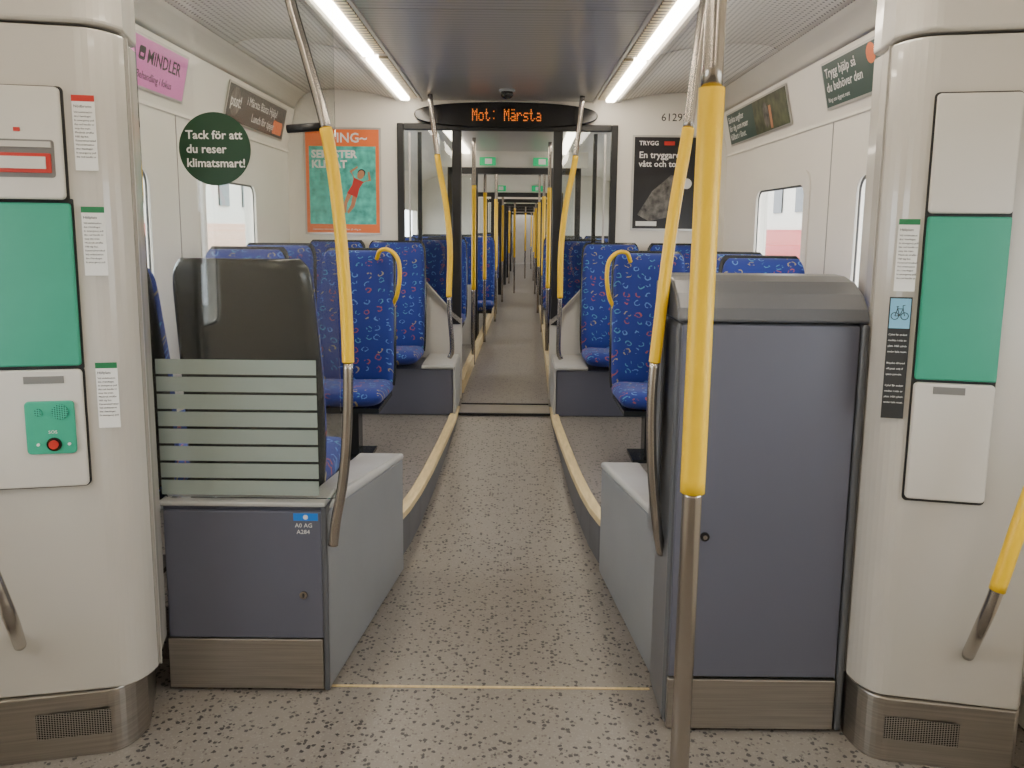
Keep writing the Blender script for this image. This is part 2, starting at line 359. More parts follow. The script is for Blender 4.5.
for s in (-1,1):
    struct(box('trim_%d'%n,s*.642,s*.660,-2.2,6.09,2.490,2.51,FRM)); n+=1
    for y0,y1 in ((-1.2,1.3),(1.36,3.05),(3.10,4.5),(4.55,5.98)):
        e=empty('ceiling_light',(s*.735,(y0+y1)/2,2.5),'long slim white ceiling light strip beside ribbed panel','ceiling light','light strips along the ceiling')
        box('light_housing',s*.663,s*.80,y0,y1,2.505,2.54,FRM,e)
        box('lamp_diffuser',s*.726,s*.792,y0+.02,y1-.02,2.476,2.505,LIGHT,e,bevel=.008)
        o=box('louvre_grille',s*.666,s*.722,y0+.03,y1-.03,2.490,2.504,LOUV,e); o['label']='slotted warm-toned louvre beside the diffuser'
struct(box('wall_back',-1.76,1.76,-2.3,-2.2,-.1,2.7,WHITE))
# bulkhead
struct(boxes('wall_end',[(-1.68,-.84,YB,YB+.06,.2,2.66),(.84,1.68,YB,YB+.06,.2,2.66),(-.84,.84,YB,YB+.06,2.33,2.66)],WHITE))
# gangway portal
e=struct(boxes('door_1',[(-.84,-.79,6.07,6.13,.21,2.33),(.79,.84,6.07,6.13,.21,2.33),(-.79,.79,6.07,6.13,2.28,2.33),
   (-.42,-.35,6.05,6.13,.8,2.28),(.35,.42,6.05,6.13,.8,2.28)],BLACK,bevel=.006))
for s in (-1,1):
    plate('glass',[(s*.42,.85),(s*.79,1.3),(s*.79,2.28),(s*.42,2.28)],(0,6.10,0),(1,0,0),(0,0,1),.008,GLASS,e)
    plate('lower_panel',[(s*.345,.205),(s*.345,.80),(s*.42,.86),(s*.79,1.27),(s*.79,.205)],(0,6.11,0),(1,0,0),(0,0,1),.04,PANEL,e)
    plate('sloping_rail',[(s*.345,.80),(s*.345,.84),(s*.42,.90),(s*.79,1.31),(s*.79,1.27),(s*.42,.86)],(0,6.12,0),(1,0,0),(0,0,1),.07,FRM,e)
    box('pane_strip',s*.735,s*.75,6.06,6.069,1.34,2.26,FRM,e)  # thin upright metal strip in front of each side pane
    box('door_leaf_edge',s*.66,s*.69,6.13,6.16,1.3,2.27,BLACK,e)
# ---------------------------------------------------------------- following car
YF=30
for s,nm in ((-1,'wall_left'),(1,'wall_right')):
    V=[];Fc=[]
    def seg(y0,y1,z0,z1):
        b=len(V)
        for x in (s*1.6,s*1.68):
            for y in (y0,y1):
                for z in (z0,z1): V.append((sh(x,y),y,z))
        Fc.extend([tuple(b+i for i in f) for f in ((0,1,3,2),(4,6,7,5),(0,2,6,4),(1,5,7,3),(0,4,5,1),(2,3,7,6))])
    seg(6.16,YF,.2,1.0); seg(6.16,YF,1.8,2.5); y=6.16; 
    wy=[(7.3,8.6),(9.2,10.5),(11.2,12.5),(14.6,15.9),(16.8,18.1),(19.3,20.5),(21.6,23),(25.2,26.8)]
    for a,b in wy: seg(y,a,1.0,1.8); y=b
    seg(y,YF,1.0,1.8)
    struct(mesh(nm,V,Fc,WHITE))
struct(strip('ceiling',[(-1.62,2.0),(-1.5,2.3),(-1.2,2.42),(-.7,2.42)],6.17,YF,WHITE,.03,sh))
struct(strip('ceiling',[(1.62,2.0),(1.5,2.3),(1.2,2.42),(.7,2.42)],6.17,YF,WHITE,.03,sh))
struct(strip('ceiling',[(-.7,2.40),(.7,2.40)],6.17,YF,RIB,.03,sh))
struct(strip('ceiling',[(-1.72,2.5),(1.72,2.5)],6.17,YF,WHITE,.03,sh))
for s in (-1,1):
    for y0 in (6.6,9.2,14.2,17,20,24):
        y1=y0+2.4
        V=[];Fc=[]
        for (ax,z) in ((.5,2.37),(.58,2.37),(.58,2.395),(.5,2.395)):
            for y in (y0,y1): V.append((sh(s*ax,y),y,z))
        Fc=[(0,1,3,2),(2,3,5,4),(4,5,7,6),(6,7,1,0),(0,2,4,6),(1,7,5,3)]
        o=mesh('ceiling_light',V,Fc,LIGHT2); tag(o,'slim glowing ceiling light strip in the next carriage','ceiling light','light strips in the next carriage')
dn=2
for yb,hw in ((8.95,.43),(12.9,.40),(15.75,.39),(18.6,.38),(21.3,.38),(24.4,.38),(29.9,.38)):
    c=sh(0,yb); tz=2.22 if yb<9 else 2.12
    struct(boxes('wall_middle',[(c-1.6,c-hw-.32,yb,yb+.06,.2,2.4),(c+hw+.32,c+1.6,yb,yb+.06,.2,2.4),(c-hw-.32,c+hw+.32,yb,yb+.06,tz,2.4)],WHITE)) if yb>9 else struct(box('trim_%d'%n,c-hw-.4,c+hw+.4,yb,yb+.06,tz,2.4,PANEL)); n+=1
    d=struct(boxes('door_%d'%dn,[(c-hw-.32,c-hw-.26,yb-.02,yb+.05,.21,tz),(c+hw+.26,c+hw+.32,yb-.02,yb+.05,.21,tz),
        (c-hw-.05,c-hw+.02,yb-.03,yb+.05,.21,tz),(c+hw-.02,c+hw+.05,yb-.03,yb+.05,.21,tz),(c-hw-.3,c+hw+.3,yb-.02,yb+.05,tz-.07,tz)],BLACK))
    for s in (-1,1): box('glass',c+s*(hw+.06),c+s*(hw+.24),yb,yb+.008,.9,tz-.09,GLASS,d); box('lower_panel',c+s*(hw+.05),c+s*(hw+.26),yb,yb+.02,.21,.9,PANEL,d)
    if yb in (8.95,12.9,18.6):
        for s in (-1,1):
            ex=c+s*.30
            o=box('exit_sign',ex-.09,ex+.09,yb-.05,yb-.035,tz+.02,tz+.11,EXITG); tag(o,'small green exit sign above carriage doorway','exit sign','green exit signs')
            plate('exit_pictogram',[(ex-.03,tz+.035),(ex+.05,tz+.035),(ex+.05,tz+.095),(ex-.03,tz+.095)],(0,yb-.0515,0),(1,0,0),(0,0,1),.001,PAPER,o)
    dn+=1
c=sh(0,31); struct(box('wall_far',c-1.7,c+1.7,30.6,30.7,.2,2.5,FARW))
for s in (-1,1):
    V=[];Fc=[]
    for i,(x,y) in enumerate(((.35,6.3),(.36,12.7))):
        for dx,z in ((0,.2),(0,.31),(.05,.31),(.05,.2)): V.append((sh(s*(x+dx),y),y,z))
    Fc=[(0,1,5,4),(1,2,6,5),(2,3,7,6),(3,0,4,7),(0,3,2,1),(4,5,6,7)]
    struct(mesh('trim_%d'%n,V,Fc,CURB)); n+=1
# ---------------------------------------------------------------- seats
def pillow(w,h,t,hwf,curve,nx=14,nz=18):
    V=[];Fc=[]
    us=[math.sin(math.pi/2*(-1+2*i/nx)) for i in range(nx+1)]; vs=[math.sin(math.pi/2*(-1+2*i/nz)) for i in range(nz+1)]
    idx={}
    for side in (-1,1):
        for j,v in enumerate(vs):
            for i,u in enumerate(us):
                edge=(i in (0,nx)) or (j in (0,nz))
                if edge and side==1: idx[(side,i,j)]=idx[(-1,i,j)]; continue
                th=t/2*(max(0,1-abs(u)**8)**.5)*(max(0,1-abs(v)**10)**.5)
                idx[(side,i,j)]=len(V); V.append((u*hwf(v),curve(u,v)+side*th,(v+1)/2*h))
    for side in (-1,1):
        for j in range(nz):
            for i in range(nx):
                f=[idx[(side,i,j)],idx[(side,i+1,j)],idx[(side,i+1,j+1)],idx[(side,i,j+1)]]
                f=list(dict.fromkeys(f))
                if len(f)>2: Fc.append(tuple(f))
    return V,Fc
def mkseatmeshes():
    hw=lambda v:.224*(1-.15*max(0,v)**16-.05*max(0,-v)**6)-.012*max(0,v)
    cu=lambda u,v:.10*((v+1)/2)-.035*abs(u)**3*(.4+.6*(v+1)/2)-.02*math.sin((v+1)*2.2)
    V1,F1=pillow(0,.84,.095,hw,cu,16,22)
    V1=[(x,y,z+.43) for x,y,z in V1]
    hw2=lambda v:hw(v)+.008
    V2,F2=pillow(0,.87,.055,hw2,lambda u,v:cu(u,v)+.05,16,22)
    V2=[(x,y,z+.415) for x,y,z in V2]
    V3,F3=pillow(0,.47,.11,lambda v:.224*(1-.08*abs(v)**10),lambda u,v:-.01*u*u+.012*v,14,14)
    V3=[(x,z-.46,.425-y) for x,y,z in V3]
    V4,F4=boxdata([(-.2,.2,-.42,.06,.345,.375),(-.035,.035,-.16,-.04,.02,.345),(-.11,.11,-.22,.02,0,.02)])
    out=[]
    for nm,V,Fc,m in (('backrest',V1,F1,FAB),('seat_shell',V2,F2,DARK),('seat_cushion',V3,F3,FAB),('pedestal',V4,F4,DARK)):
        me=bpy.data.meshes.new(nm); me.from_pydata(V,[],Fc); bm=bmesh.new(); bm.from_mesh(me); bmesh.ops.recalc_face_normals(bm,faces=bm.faces); bm.to_mesh(me); bm.free()
        me.materials.append(m)
        if nm!='pedestal':
            for p in me.polygons: p.use_smooth=True
        out.append((nm,me))
    return out
SM=mkseatmeshes()
def seat(x,y,z=.2,rot=0,label='blue patterned fabric train seat with dark shell',group='blue train seats',sz=.95,ped=True,sx=1.):
    e=empty('train_seat',(x,y,z),label,'train seat',group)
    e.rotation_euler=(0,0,rot); e.scale=(sx,1,sz)
    for nm,me in SM:
        if nm=='pedestal' and not ped: continue
        o=bpy.data.objects.new(nm,me); o.parent=e; COL.objects.link(o)
    return e
PI=math.pi
LB='blue patterned train seat with dark grey shell back behind glass screen'
seat(-.87,2.78,.2,PI,LB,sx=1.08,sz=.965); seat(-1.41,2.80,.2,PI,LB,sz=.955)
LC='blue patterned train seat behind a tall cabinet'
seat(.87,2.86,.2,PI,LC,sz=.90); seat(1.37,2.86,.2,PI,LC,sz=.90)
seat(-1.34,3.98,.2,0,sz=.965); seat(1.35,3.98,.2,0,sz=.95)
LH='blue patterned aisle seat with yellow grab handle'
s2l=seat(-.88,4.62,.2,0,LH,sx=1.02); seat(-1.36,4.62,.2,0,sz=.97)
s2r=seat(.87,4.62,.2,0,LH,sx=1.02); seat(1.36,4.62,.2,0)
LP='blue patterned train seat on a grey plinth beside the bulkhead'
for s in (-1,1):
    seat(s*.82-.02,5.90,.2,0,LP,ped=False,sz=.97); seat(s*1.30,5.90,.2,0,LP,ped=False,sz=.97)
for s,e in ((-1,s2l),(1,s2r)):
    cx=e.location.x; x0=cx-s*.12; x1=cx-s*.255
    pts=[(x0,4.66,1.42),(x0-s*.03,4.62,1.475),(x0-s*.09,4.60,1.475),(x1,4.60,1.42),(x1-s*.01,4.60,1.32),(x1+s*.01,4.62,1.20),(x1+s*.045,4.66,1.13)]
    e.scale=(1,1,.95)
    WO[e.name]=Vector(e.location); tube('grab_handle',dense(pts),.0125,YEL,e)
for row,y in enumerate((7.3,8.2,9.7,10.6,11.7,14.6,15.3,16.6,17.9,19.6,20.6,22,23.2,25.6,27)):
    for s in (-1,1):
        xs=(.70,1.22) if y<13 else (.63,)
        if y in (9.7,): xs=((.47,1.0) if s<0 else (.58,1.1))
        for x in xs:
            seat(sh(s*x,y),y,.2,0,'blue patterned train seat in the next carriage','seats in the next carriage',sz=.97)
# plinths under bulkhead seats
for s in (-1,1):
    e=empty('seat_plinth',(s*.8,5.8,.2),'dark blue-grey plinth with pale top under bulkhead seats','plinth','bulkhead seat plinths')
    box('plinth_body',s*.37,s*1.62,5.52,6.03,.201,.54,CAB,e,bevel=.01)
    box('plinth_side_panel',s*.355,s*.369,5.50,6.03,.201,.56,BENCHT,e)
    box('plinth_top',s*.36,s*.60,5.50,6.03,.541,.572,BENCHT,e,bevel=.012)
# ---------------------------------------------------------------- left low cabinet with glass screen
D=-.037
e=empty('partition_cabinet',(-.83,2.46,0),'low blue-grey cabinet with steel kick plate and striped glass screen','cabinet')
box('cabinet_body',-1.088,-.555,2.485+D,2.60+D,.012,.645,CAB,e,bevel=.006)
box('front_panel',-1.080,-.565,2.468+D,2.484+D,.19,.63,CAB,e,bevel=.004)
box('edge_trim',-1.092,-.55,2.462+D,2.605+D,.646,.662,BENCHT,e,bevel=.005)
box('corner_post',-.566,-.548,2.466+D,2.60+D,.004,.645,CABT,e,bevel=.004)
box('kick_plate',-1.083,-.567,2.462+D,2.480+D,.012,.188,STEEL,e,bevel=.003)
lk=plate('lock',circ(-.628,.345,.013,20),(0,2.466+D,0),(1,0,0),(0,0,1),.006,POLE,e); plate('keyhole',rect(-.631,.338,-.625,.352),(0,2.459+D,0),(1,0,0),(0,0,1),.001,INK,lk)
st=plate('number_sticker',rect(-.655,.60,-.575,.625),(0,2.466+D,0),(1,0,0),(0,0,1),.001,BLU,e)
plate('sticker_mark',circ(-.615,.6125,.008,16),(0,2.4645+D,0),(1,0,0),(0,0,1),.0005,PAPER,st)
text('print','A0 AG',.02,(-.650,2.465+D,.578),(1,0,0),(0,0,1),PAPER,st); text('print','A284',.02,(-.645,2.465+D,.556),(1,0,0),(0,0,1),PAPER,st)
g=plate('glass_pane',rrect(-1.10,.665,-.50,2.30,.04),(0,2.50+D,0),(1,0,0),(0,0,1),.008,TGL,e)
bs=[]
zt=1.125; bh=(zt-.668)/8
for i in range(8):
    z1=zt-i*bh; bs.append((-1.088,-.575,2.488+D,2.4905+D,z1-bh+.009,z1))
o=boxes('frosted_stripes',bs,FROST,g); o['label']='frosted pale green stripes on glass'
e=plate('round_sticker',circ(0,0,.110,48),P(215,149,2.447),(1,0,0),(0,0,1),.0015,CIRC)
tag(e,'round dark green sticker with white text on glass screen','sticker')
c=P(215,149,2.446)
for i,t in enumerate(('Tack för att','du reser','klimatsmart!')):
    text('print',t,.036,c+Vector((-.088,0,.03-i*.042)),(1,0,0),(0,0,1),PAPER,e,bold=.0006)
# aisle boxes
def aisle_box(s,za,zb,label):
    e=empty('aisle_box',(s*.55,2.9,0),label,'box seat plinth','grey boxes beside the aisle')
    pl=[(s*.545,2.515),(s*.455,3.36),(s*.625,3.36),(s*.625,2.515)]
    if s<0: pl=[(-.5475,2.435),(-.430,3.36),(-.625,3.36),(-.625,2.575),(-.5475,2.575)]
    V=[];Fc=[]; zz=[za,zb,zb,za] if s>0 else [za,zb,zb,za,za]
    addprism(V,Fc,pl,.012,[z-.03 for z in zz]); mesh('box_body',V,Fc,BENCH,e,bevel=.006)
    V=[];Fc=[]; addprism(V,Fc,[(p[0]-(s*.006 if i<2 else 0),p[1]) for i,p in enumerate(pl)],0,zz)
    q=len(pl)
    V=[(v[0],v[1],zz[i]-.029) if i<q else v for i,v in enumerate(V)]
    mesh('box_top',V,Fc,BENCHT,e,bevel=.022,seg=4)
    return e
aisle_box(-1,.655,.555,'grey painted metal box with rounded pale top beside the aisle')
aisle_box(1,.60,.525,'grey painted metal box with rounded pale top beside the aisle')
# ---------------------------------------------------------------- right tall cabinet
e=empty('tall_cabinet',(.78,2.37,0),'tall blue-grey cabinet with dark lid and steel kick plate','cabinet')
X0,X1=.535,1.086; D2=-.025
box('cabinet_body',X0,X1,2.285+D2,2.505,.004,1.285,CABT,e,bevel=.02)
box('front_panel',X0+.010,X1-.024,2.272+D2,2.284+D2,.18,1.278,CAB,e,bevel=.004)
box('kick_plate',X0+.008,X1-.026,2.262+D2,2.284+D2,.012,.175,STEEL,e,bevel=.003)
box('corner_post',X1-.020,X1+.002,2.264+D2,2.49,.004,1.284,CABT,e,bevel=.010,seg=3)
extr('lid',[(2.242,1.286),(2.242,1.296),(2.256,1.326),(2.30,1.366),(2.36,1.398),(2.43,1.412),(2.508,1.415),(2.508,1.286)],'x',X0-.004,X1+.002,CABT,e,bevel=.022,seg=5)
box('side_panel',X0-.024,X0-.012,2.37,2.50,.56,1.390,CABT,e,bevel=.005)
lk=plate('lock',circ(.637,.635,.014,20),(0,2.271+D2,0),(1,0,0),(0,0,1),.006,BLKP,e); plate('lock_cylinder',circ(.637,.635,.007,14),(0,2.264+D2,0),(1,0,0),(0,0,1),.002,POLE,lk)
# ---------------------------------------------------------------- poles
def zat(u,v,Y): return P(u,v,Y).z
pts=[P(u,v,2.425) for u,v in ((268,-75),(289,-5),(306,55),(325,125),(337,200),(345,290),(348,362),(347,430),(343,480),(336,520),(333,545))]
pts[0].z=2.497
pe=pole('grab_pole',pts,.0165,(zat(325,128,2.425),zat(347,362,2.425)),'curved steel grab pole with yellow sleeve clamped to glass screen')
c0=P(325,126,2.44); tube('glass_clamp',[c0+Vector((.01,0,0)),c0+Vector((-.05,0,-.005)),c0+Vector((-.115,0,-.01))],.013,BLACK,pe)
YP=2.33
pts=[P(u,v,YP) for u,v in ((722,-75),(706,-5),(697,60),(688,130),(672,225),(658,335),(652,395),(652,465),(657,525),(664,558))]
pts[0].z=2.497; pts[-1].y=2.37
pole('grab_pole',pts,.0155,(zat(688,128,YP),zat(655,362,YP)),'curved steel grab pole with yellow sleeve beside tall cabinet')
a=P(716,0,1.62); b=P(679,768,1.62); d=(b-a)
pts=[a+d*((2.4995-a.z)/d.z),a,a+d*.25,a+d*.5,a+d*.75,a+d*((0.0-a.z)/d.z)]
pe=pole('grab_pole',pts,.0215,(zat(712,88,1.62),zat(690,492,1.62)),'straight steel floor-to-ceiling pole with thick yellow sleeve',rs=.0265)
tube('floor_flange',[pts[-1]+Vector((0,0,.0)),pts[-1]+Vector((0,0,.012))],.05,POLE,pe,n=24)
tube('ceiling_flange',[pts[0]+Vector((0,0,-.012)),pts[0]],.045,POLE,pe,n=24)
for s,us in ((-1,((430,118),(438,160),(446,205),(450,250),(449,300),(444,340))),(1,((582,118),(575,160),(566,205),(561,250),(560,300),(566,345)))):
    pts=[P(u,v,5.80) for u,v in us]; pts[0].z=2.495
    pts[-1]=Vector((s*.40,5.80,.66))
    pole('grab_pole',pts+[Vector((s*.42,5.80,.575))],.018,(zat(0,150,5.8),zat(0,292,5.8)),'slim steel grab pole with yellow sleeve beside the gangway opening')
for x,y in ((-.36,7.6),(.37,7.9),(-.34,9.15),(.36,10.1),(-.30,11.2),(-.33,12.2),(.33,12.4),(-.3,14.2),(.31,16),(-.12,16.2),(-.3,19),(.3,20.1),(.08,21.0),(-.28,24),(.25,26)):
    xx=sh(x,y)
    pole('grab_pole',[Vector((xx,y,2.395)),Vector((xx,y,1.9)),Vector((xx,y,1.2)),Vector((xx,y,.7)),Vector((xx,y,.21))],.018,(1.95,.95),'slim yellow and steel grab pole in the next carriage','poles in the next carriage')
# ---------------------------------------------------------------- door pillars
def pillar(s,B,label,back=.012):
    bx,by=B
    n0=Vector((s*.981,-.195))
    A=Vector((s*bx,by))+n0*.40
    def prof_(bx,back,x=0):
        cor=[]
        P0=Vector((s*(bx+.055),by-.011)); P1=Vector((s*(bx-.012),by+.002)); P2=Vector((s*(bx-.020),by+.10))
        for i in range(9):
            t=i/8; q=P0*(1-t)**2+P1*2*t*(1-t)+P2*t*t; cor.append((q.x,q.y))
        return [(A.x,A.y)]+cor+[(s*(bx+back*.5),by+.22),(s*(bx+back),2.425),
        (s*1.66,2.425),(s*1.66,2.28),(s*1.56,2.24),(s*1.50,2.19),(A.x+s*.035,A.y+.09),(A.x+s*.02,A.y+.02)]
    e=empty('door_pillar',(s*(bx+.2),2.25,0),label,'door pillar')
    extr('pillar_body',prof_(bx,back),'z',.2,2.06,PILLAR,e,bevel=.006)
    pc=prof_(bx-.006,back); pc=[(x,y-.01) if y<2.3 and abs(x)<1.55 else (x,y) for x,y in pc]
    extr('pillar_cap',pc,'z',2.068,2.5,PILLAR,e,bevel=.012,seg=3)
    # seam between the moulded front and the side panel
    xs_=s*(bx-.020+.003)
    box('panel_seam',xs_-.0045,xs_+.0045,by+.120,by+.125,.2,2.06,JOINT,e)
    pb=prof_(bx+(.036 if s<0 else .004),back+.01); pb=[(x,y-.014) if y<2.2 and abs(x)<1.49 else (x,y) for x,y in pb]
    o=extr('steel_base',pb,'z',.0,.198,STEEL,e,bevel=.004); o['label']='brushed steel base'
    fx=Vector((n0.x,n0.y,0)) if s>0 else Vector((-n0.x,-n0.y,0)); up=Vector((0,0,1))
    O=Vector((s*bx,by,0))
    def q(a,b): return (a,b) if s>0 else (-b,-a)
    def pl(nm,a,b,z0,z1,th,m,par,offs=0,bev=0,r=0):
        x0,x1=q(a,b); pts=rrect(x0,z0,x1,z1,r) if r else rect(x0,z0,x1,z1)
        return plate(nm,pts,O,fx,up,th,m,par,off=offs,bevel=bev)
    def tx(nm,t,size,a,z,m,par,offs,al='LEFT',sx=1.):
        return text(nm,t,size,O+fx*(a if s>0 else -a)+up*z,fx,up,m,par,al,off=offs,sx=sx)
    return e,pl,tx
def lines(tx,par,a,z,n,w,offs,m=INK,seed=1,words=None,size=.0075,step=.0105):
    ws=words or []
    for i in range(n): tx('print',ws[i%len(ws)],size,a,z-i*step,m,par,offs)
LBX=1.048
e,pl,tx=pillar(-1,(LBX,2.135),'pale grey door pillar with emergency panel, green panel and steel base',.036)
pl('panel_gap',.082,.40,.820,1.165,.003,INK,e,.0005,r=.02)
pl('panel_gap',.082,.40,1.155,1.615,.003,INK,e,.0005,r=.004); pl('panel_gap',.090,.40,1.60,1.905,.003,INK,e,.0005,r=.012)
u=pl('emergency_box',.095,.395,1.612,1.901,.022,PANEL,e,.0036,.006,r=.012)
pl('handle_recess',.112,.33,1.668,1.765,.002,SLOT,u,.0257,0,r=.008)
pl('red_handle_frame',.120,.31,1.680,1.730,.008,RED,u,.0265,.002); pl('handle_window',.131,.30,1.690,1.721,.004,PANEL,u,.035); pl('handle_bar',.118,.31,1.745,1.760,.006,PILLAR,u,.028); pl('small_lamp',.19,.205,1.785,1.795,.003,RED,u,.026)
pl('green_door_panel',.086,.395,1.165,1.603,.016,GREEN,e,.0036,.005,r=.008)
lo=pl('lower_door_panel',.086,.395,.825,1.155,.016,PANEL,e,.0036,.005,r=.012)
pl('latch_slot',.13,.23,1.118,1.138,.002,SLOT,lo,.020)
ic=pl('intercom',.107,.232,.922,1.070,.008,GREEN2,e,.020,.003,r=.012)
ic['label']='green intercom plate with speaker and red button'
fx_L=Vector((.981,.195,0)); O_L=Vector((-LBX,2.135,0))
def disc(nm,a,z,r,m,par,offs,th=.003):
    x=-(a+.012); return plate(nm,circ(x,z,r,28),O_L,fx_L,(0,0,1),th,m,par,off=offs)
disc('speaker',.130,1.040,.021,SPK,ic,.0285); disc('microphone',.185,1.040,.010,SPK,ic,.0285)
b0=disc('button_ring',.150,.950,.019,BLKP,ic,.0285); disc('button',.150,.950,.012,RED,b0,.0325,.005)
tx('print','SOS',.013,.175,.980,PAPER,ic,.029); disc('status_light',.190,.950,.004,PAPER,ic,.0285); disc('status_light',.112,.950,.004,PAPER,ic,.0285)
g=pl('vent_grill',.07,.27,.070,.145,.002,GRILL,e,.0135)
WRD=['Vid nödsituation','dra i handtaget','In emergency pull','the red handle to','stop the train.','Missbruk straffas','Håll dig fast.','Kameraövervakad']
stk=[(.014,.070,1.690,1.885,RED,'white sticker with red header on pillar'),(.006,.064,1.41,1.595,STG,'white sticker with green header on pillar'),(-.002,.054,.985,1.170,STG,'white sticker with green header on pillar')]
for i,(a,b,z0,z1,m,lb) in enumerate(stk):
    o0=.003
    t=pl('information_sticker',a,b,z0,z1,.0012,PAPER,None,o0); tag(t,lb,'sticker')
    o_=o0+.0015
    pl('sticker_header',a,b,z1-.016,z1,.001,m,t,o_)
    tx('print','Hållplats' if m is STG else 'Nödbroms',.010,b-.004,z1-.032,INK,t,o_)
    lines(tx,t,b-.004,z1-.046,int((z1-z0-.06)/.0105),.05,o_,words=WRD,size=.0068)
RBX=1.110
e,pl,tx=pillar(1,(RBX,2.135),'pale grey door pillar with tall green hatch and steel base')
pl('panel_gap',.048,.260,.80,1.915,.003,INK,e,.0005,r=.012)
pl('upper_hatch',.052,.256,1.60,1.910,.016,PANEL,e,.0036,.005,r=.01)
pl('green_door_panel',.052,.256,1.150,1.592,.018,GREEN,e,.0036,.005,r=.006)
lo=pl('lower_door_panel',.052,.256,.81,1.142,.016,PANEL,e,.0036,.005,r=.012)
pl('latch_slot',.10,.18,1.112,1.132,.002,SLOT,lo,.020)
pl('vent_grill',.05,.25,.075,.145,.002,GRILL,e,.0135)
t=pl('information_sticker',-.017,.036,1.39,1.585,.0012,PAPER,None,.006); tag(t,'white sticker with green header on pillar','sticker')
pl('sticker_header',-.017,.036,1.57,1.585,.001,STG,t,.0075); tx('print','Hållplats',.010,-.013,1.553,INK,t,.0075); lines(tx,t,-.013,1.539,12,.05,.0075,words=WRD,size=.0068)
fxr=Vector((.981,-.195,0)); Or=Vector((RBX-.018,2.135+.0036,.010))
t=pl('bicycle_rules_sticker',-.025,.033,1.035,1.374,.0010,INK,None,.006); tag(t,'black sticker with blue bicycle symbol and white rules text','sticker')
sq=pl('symbol_square',-.022,.030,1.288,1.370,.0008,SBL,t,.0072)
Or=Or+Vector((0,0,.012))
def pr_(pts): return plate('bicycle_symbol',pts,Or,fxr,(0,0,1),.0008,INK,sq,off=.0082)
for cx in (.009,.034): ringplate('bicycle_symbol',circ(cx,1.300,.0105,24),circ(cx,1.300,.0085,24),Or,fxr,(0,0,1),.0008,INK,sq,off=.0082)
def seg2(x0,y0,x1,y1,w=.0018):
    d=Vector((x1-x0,y1-y0)).normalized(); nn=Vector((-d.y,d.x))*w/2
    pr_([(x0-nn.x,y0-nn.y),(x1-nn.x,y1-nn.y),(x1+nn.x,y1+nn.y),(x0+nn.x,y0+nn.y)])
for s_ in ((.009,1.300,.015,1.320),(.015,1.320,.029,1.320),(.029,1.320,.034,1.300),(.029,1.320,.028,1.329),(.028,1.329,.034,1.330),(.015,1.320,.021,1.301),(.021,1.301,.029,1.320),(.009,1.300,.021,1.301),(.012,1.326,.018,1.326),(.015,1.320,.015,1.326)): seg2(*s_)
lines(tx,t,-.021,1.268,14,.05,.0072,m=PAPER,words=['Cykel får endast','medtas i mån av','plats. Håll cykeln','under hela resan.','','Bicycles allowed','off-peak only if','space permits.',''],size=.0072,step=.0158)
# door-side handrails (straight diagonals ending on the pillar)
pts=[P(u,v,1.86) for u,v in ((1070,400),(1032,490),(997,590))]+[P(982,625,1.90),P(968,655,2.085)]
pole('door_handrail',pts,.0165,(9,zat(998,590,1.86)),'sloping door handrail with yellow sleeve on door pillar',cat='handrail')
pts=[P(u,v,1.80) for u,v in ((-60,430),(-25,530),(0,592))]+[P(12,622,1.84),P(20,645,2.07)]
pole('door_handrail',pts,.0165,(9,zat(-25,530,1.8)),'sloping steel door handrail on door pillar',cat='handrail')
# ---------------------------------------------------------------- posters
def cove_poster(s,y0,y1,bg,label,th=.006):
    up=Vector((-s*.057,0,.26)).normalized(); xd=Vector((0,1,0)) if s<0 else Vector((0,-1,0))
    y_start=y0 if s<0 else y1
    O=Vector((s*1.668,y_start,2.165)); w=y1-y0; h=.235
    f=plate('advert_poster',rect(0,0,w,h),O,xd,up,th,FRM,off=.002); tag(f,label,'poster')
    plate('print_sheet',rect(.012,.012,w-.012,h-.012),O,xd,up,.001,bg,f,off=.0085)
    def T(s_,size,x,y,m=PAPER,b=0.): text('print',s_,size,O+xd*x+up*y,xd,up,m,f,off=.0102,bold=b)
    def Pl(pts,m,o=.0096): return plate('print_graphic',pts,O,xd,up,.0004,m,f,off=o)
    return T,Pl,w,h
T,Pl,w,h=cove_poster(-1,3.42,4.14,PINK,'pink advertising poster above the windows')
Pl(rrect(.20,.125,.26,.185,.012),INK); Pl(rect(.215,.14,.245,.155),PINK,.0101); T('MINDLER',.086,.28,.122,INK,.001); T('Behandling i fokus',.050,.20,.045,INK)
T,Pl,w,h=cove_poster(-1,4.72,5.88,BLP,'black advertising poster with white handwriting above the windows')
Pl(circ(.13,.13,.085,24),GRP); T('psst!',.10,.05,.10,PAPER,.001); T('i Märsta Bästa Hjälp?',.075,.33,.14); T('Lunch för tjejer',.075,.45,.05); Pl(rrect(.9,.03,1.1,.12,.01),ORG); 
T,Pl,w,h=cove_poster(1,4.66,5.92,DKG,'dark green advertising poster with photo above the windows')
Pl(rect(.62,.014,w-.014,h-.014),BRN); Pl(circ(.86,.11,.05,20,.08),GRP,.0101); Pl(rect(.92,.02,.96,.16),SKIN,.0101); T('Sänkta avgifter',.062,.04,.16); T('för dig som reser',.062,.04,.10); T('hållbart i länet.',.062,.04,.04)
T,Pl,w,h=cove_poster(1,3.2,4.14,DKG,'dark green advertising poster with white text and orange spot')
T('Trygg hjälp så',.064,.04,.155,PAPER,.0006); T('du behöver den',.064,.04,.085,PAPER,.0006); T('Ring oss dygnet runt',.03,.04,.035); Pl(circ(.55,.175,.045,30),ORG)
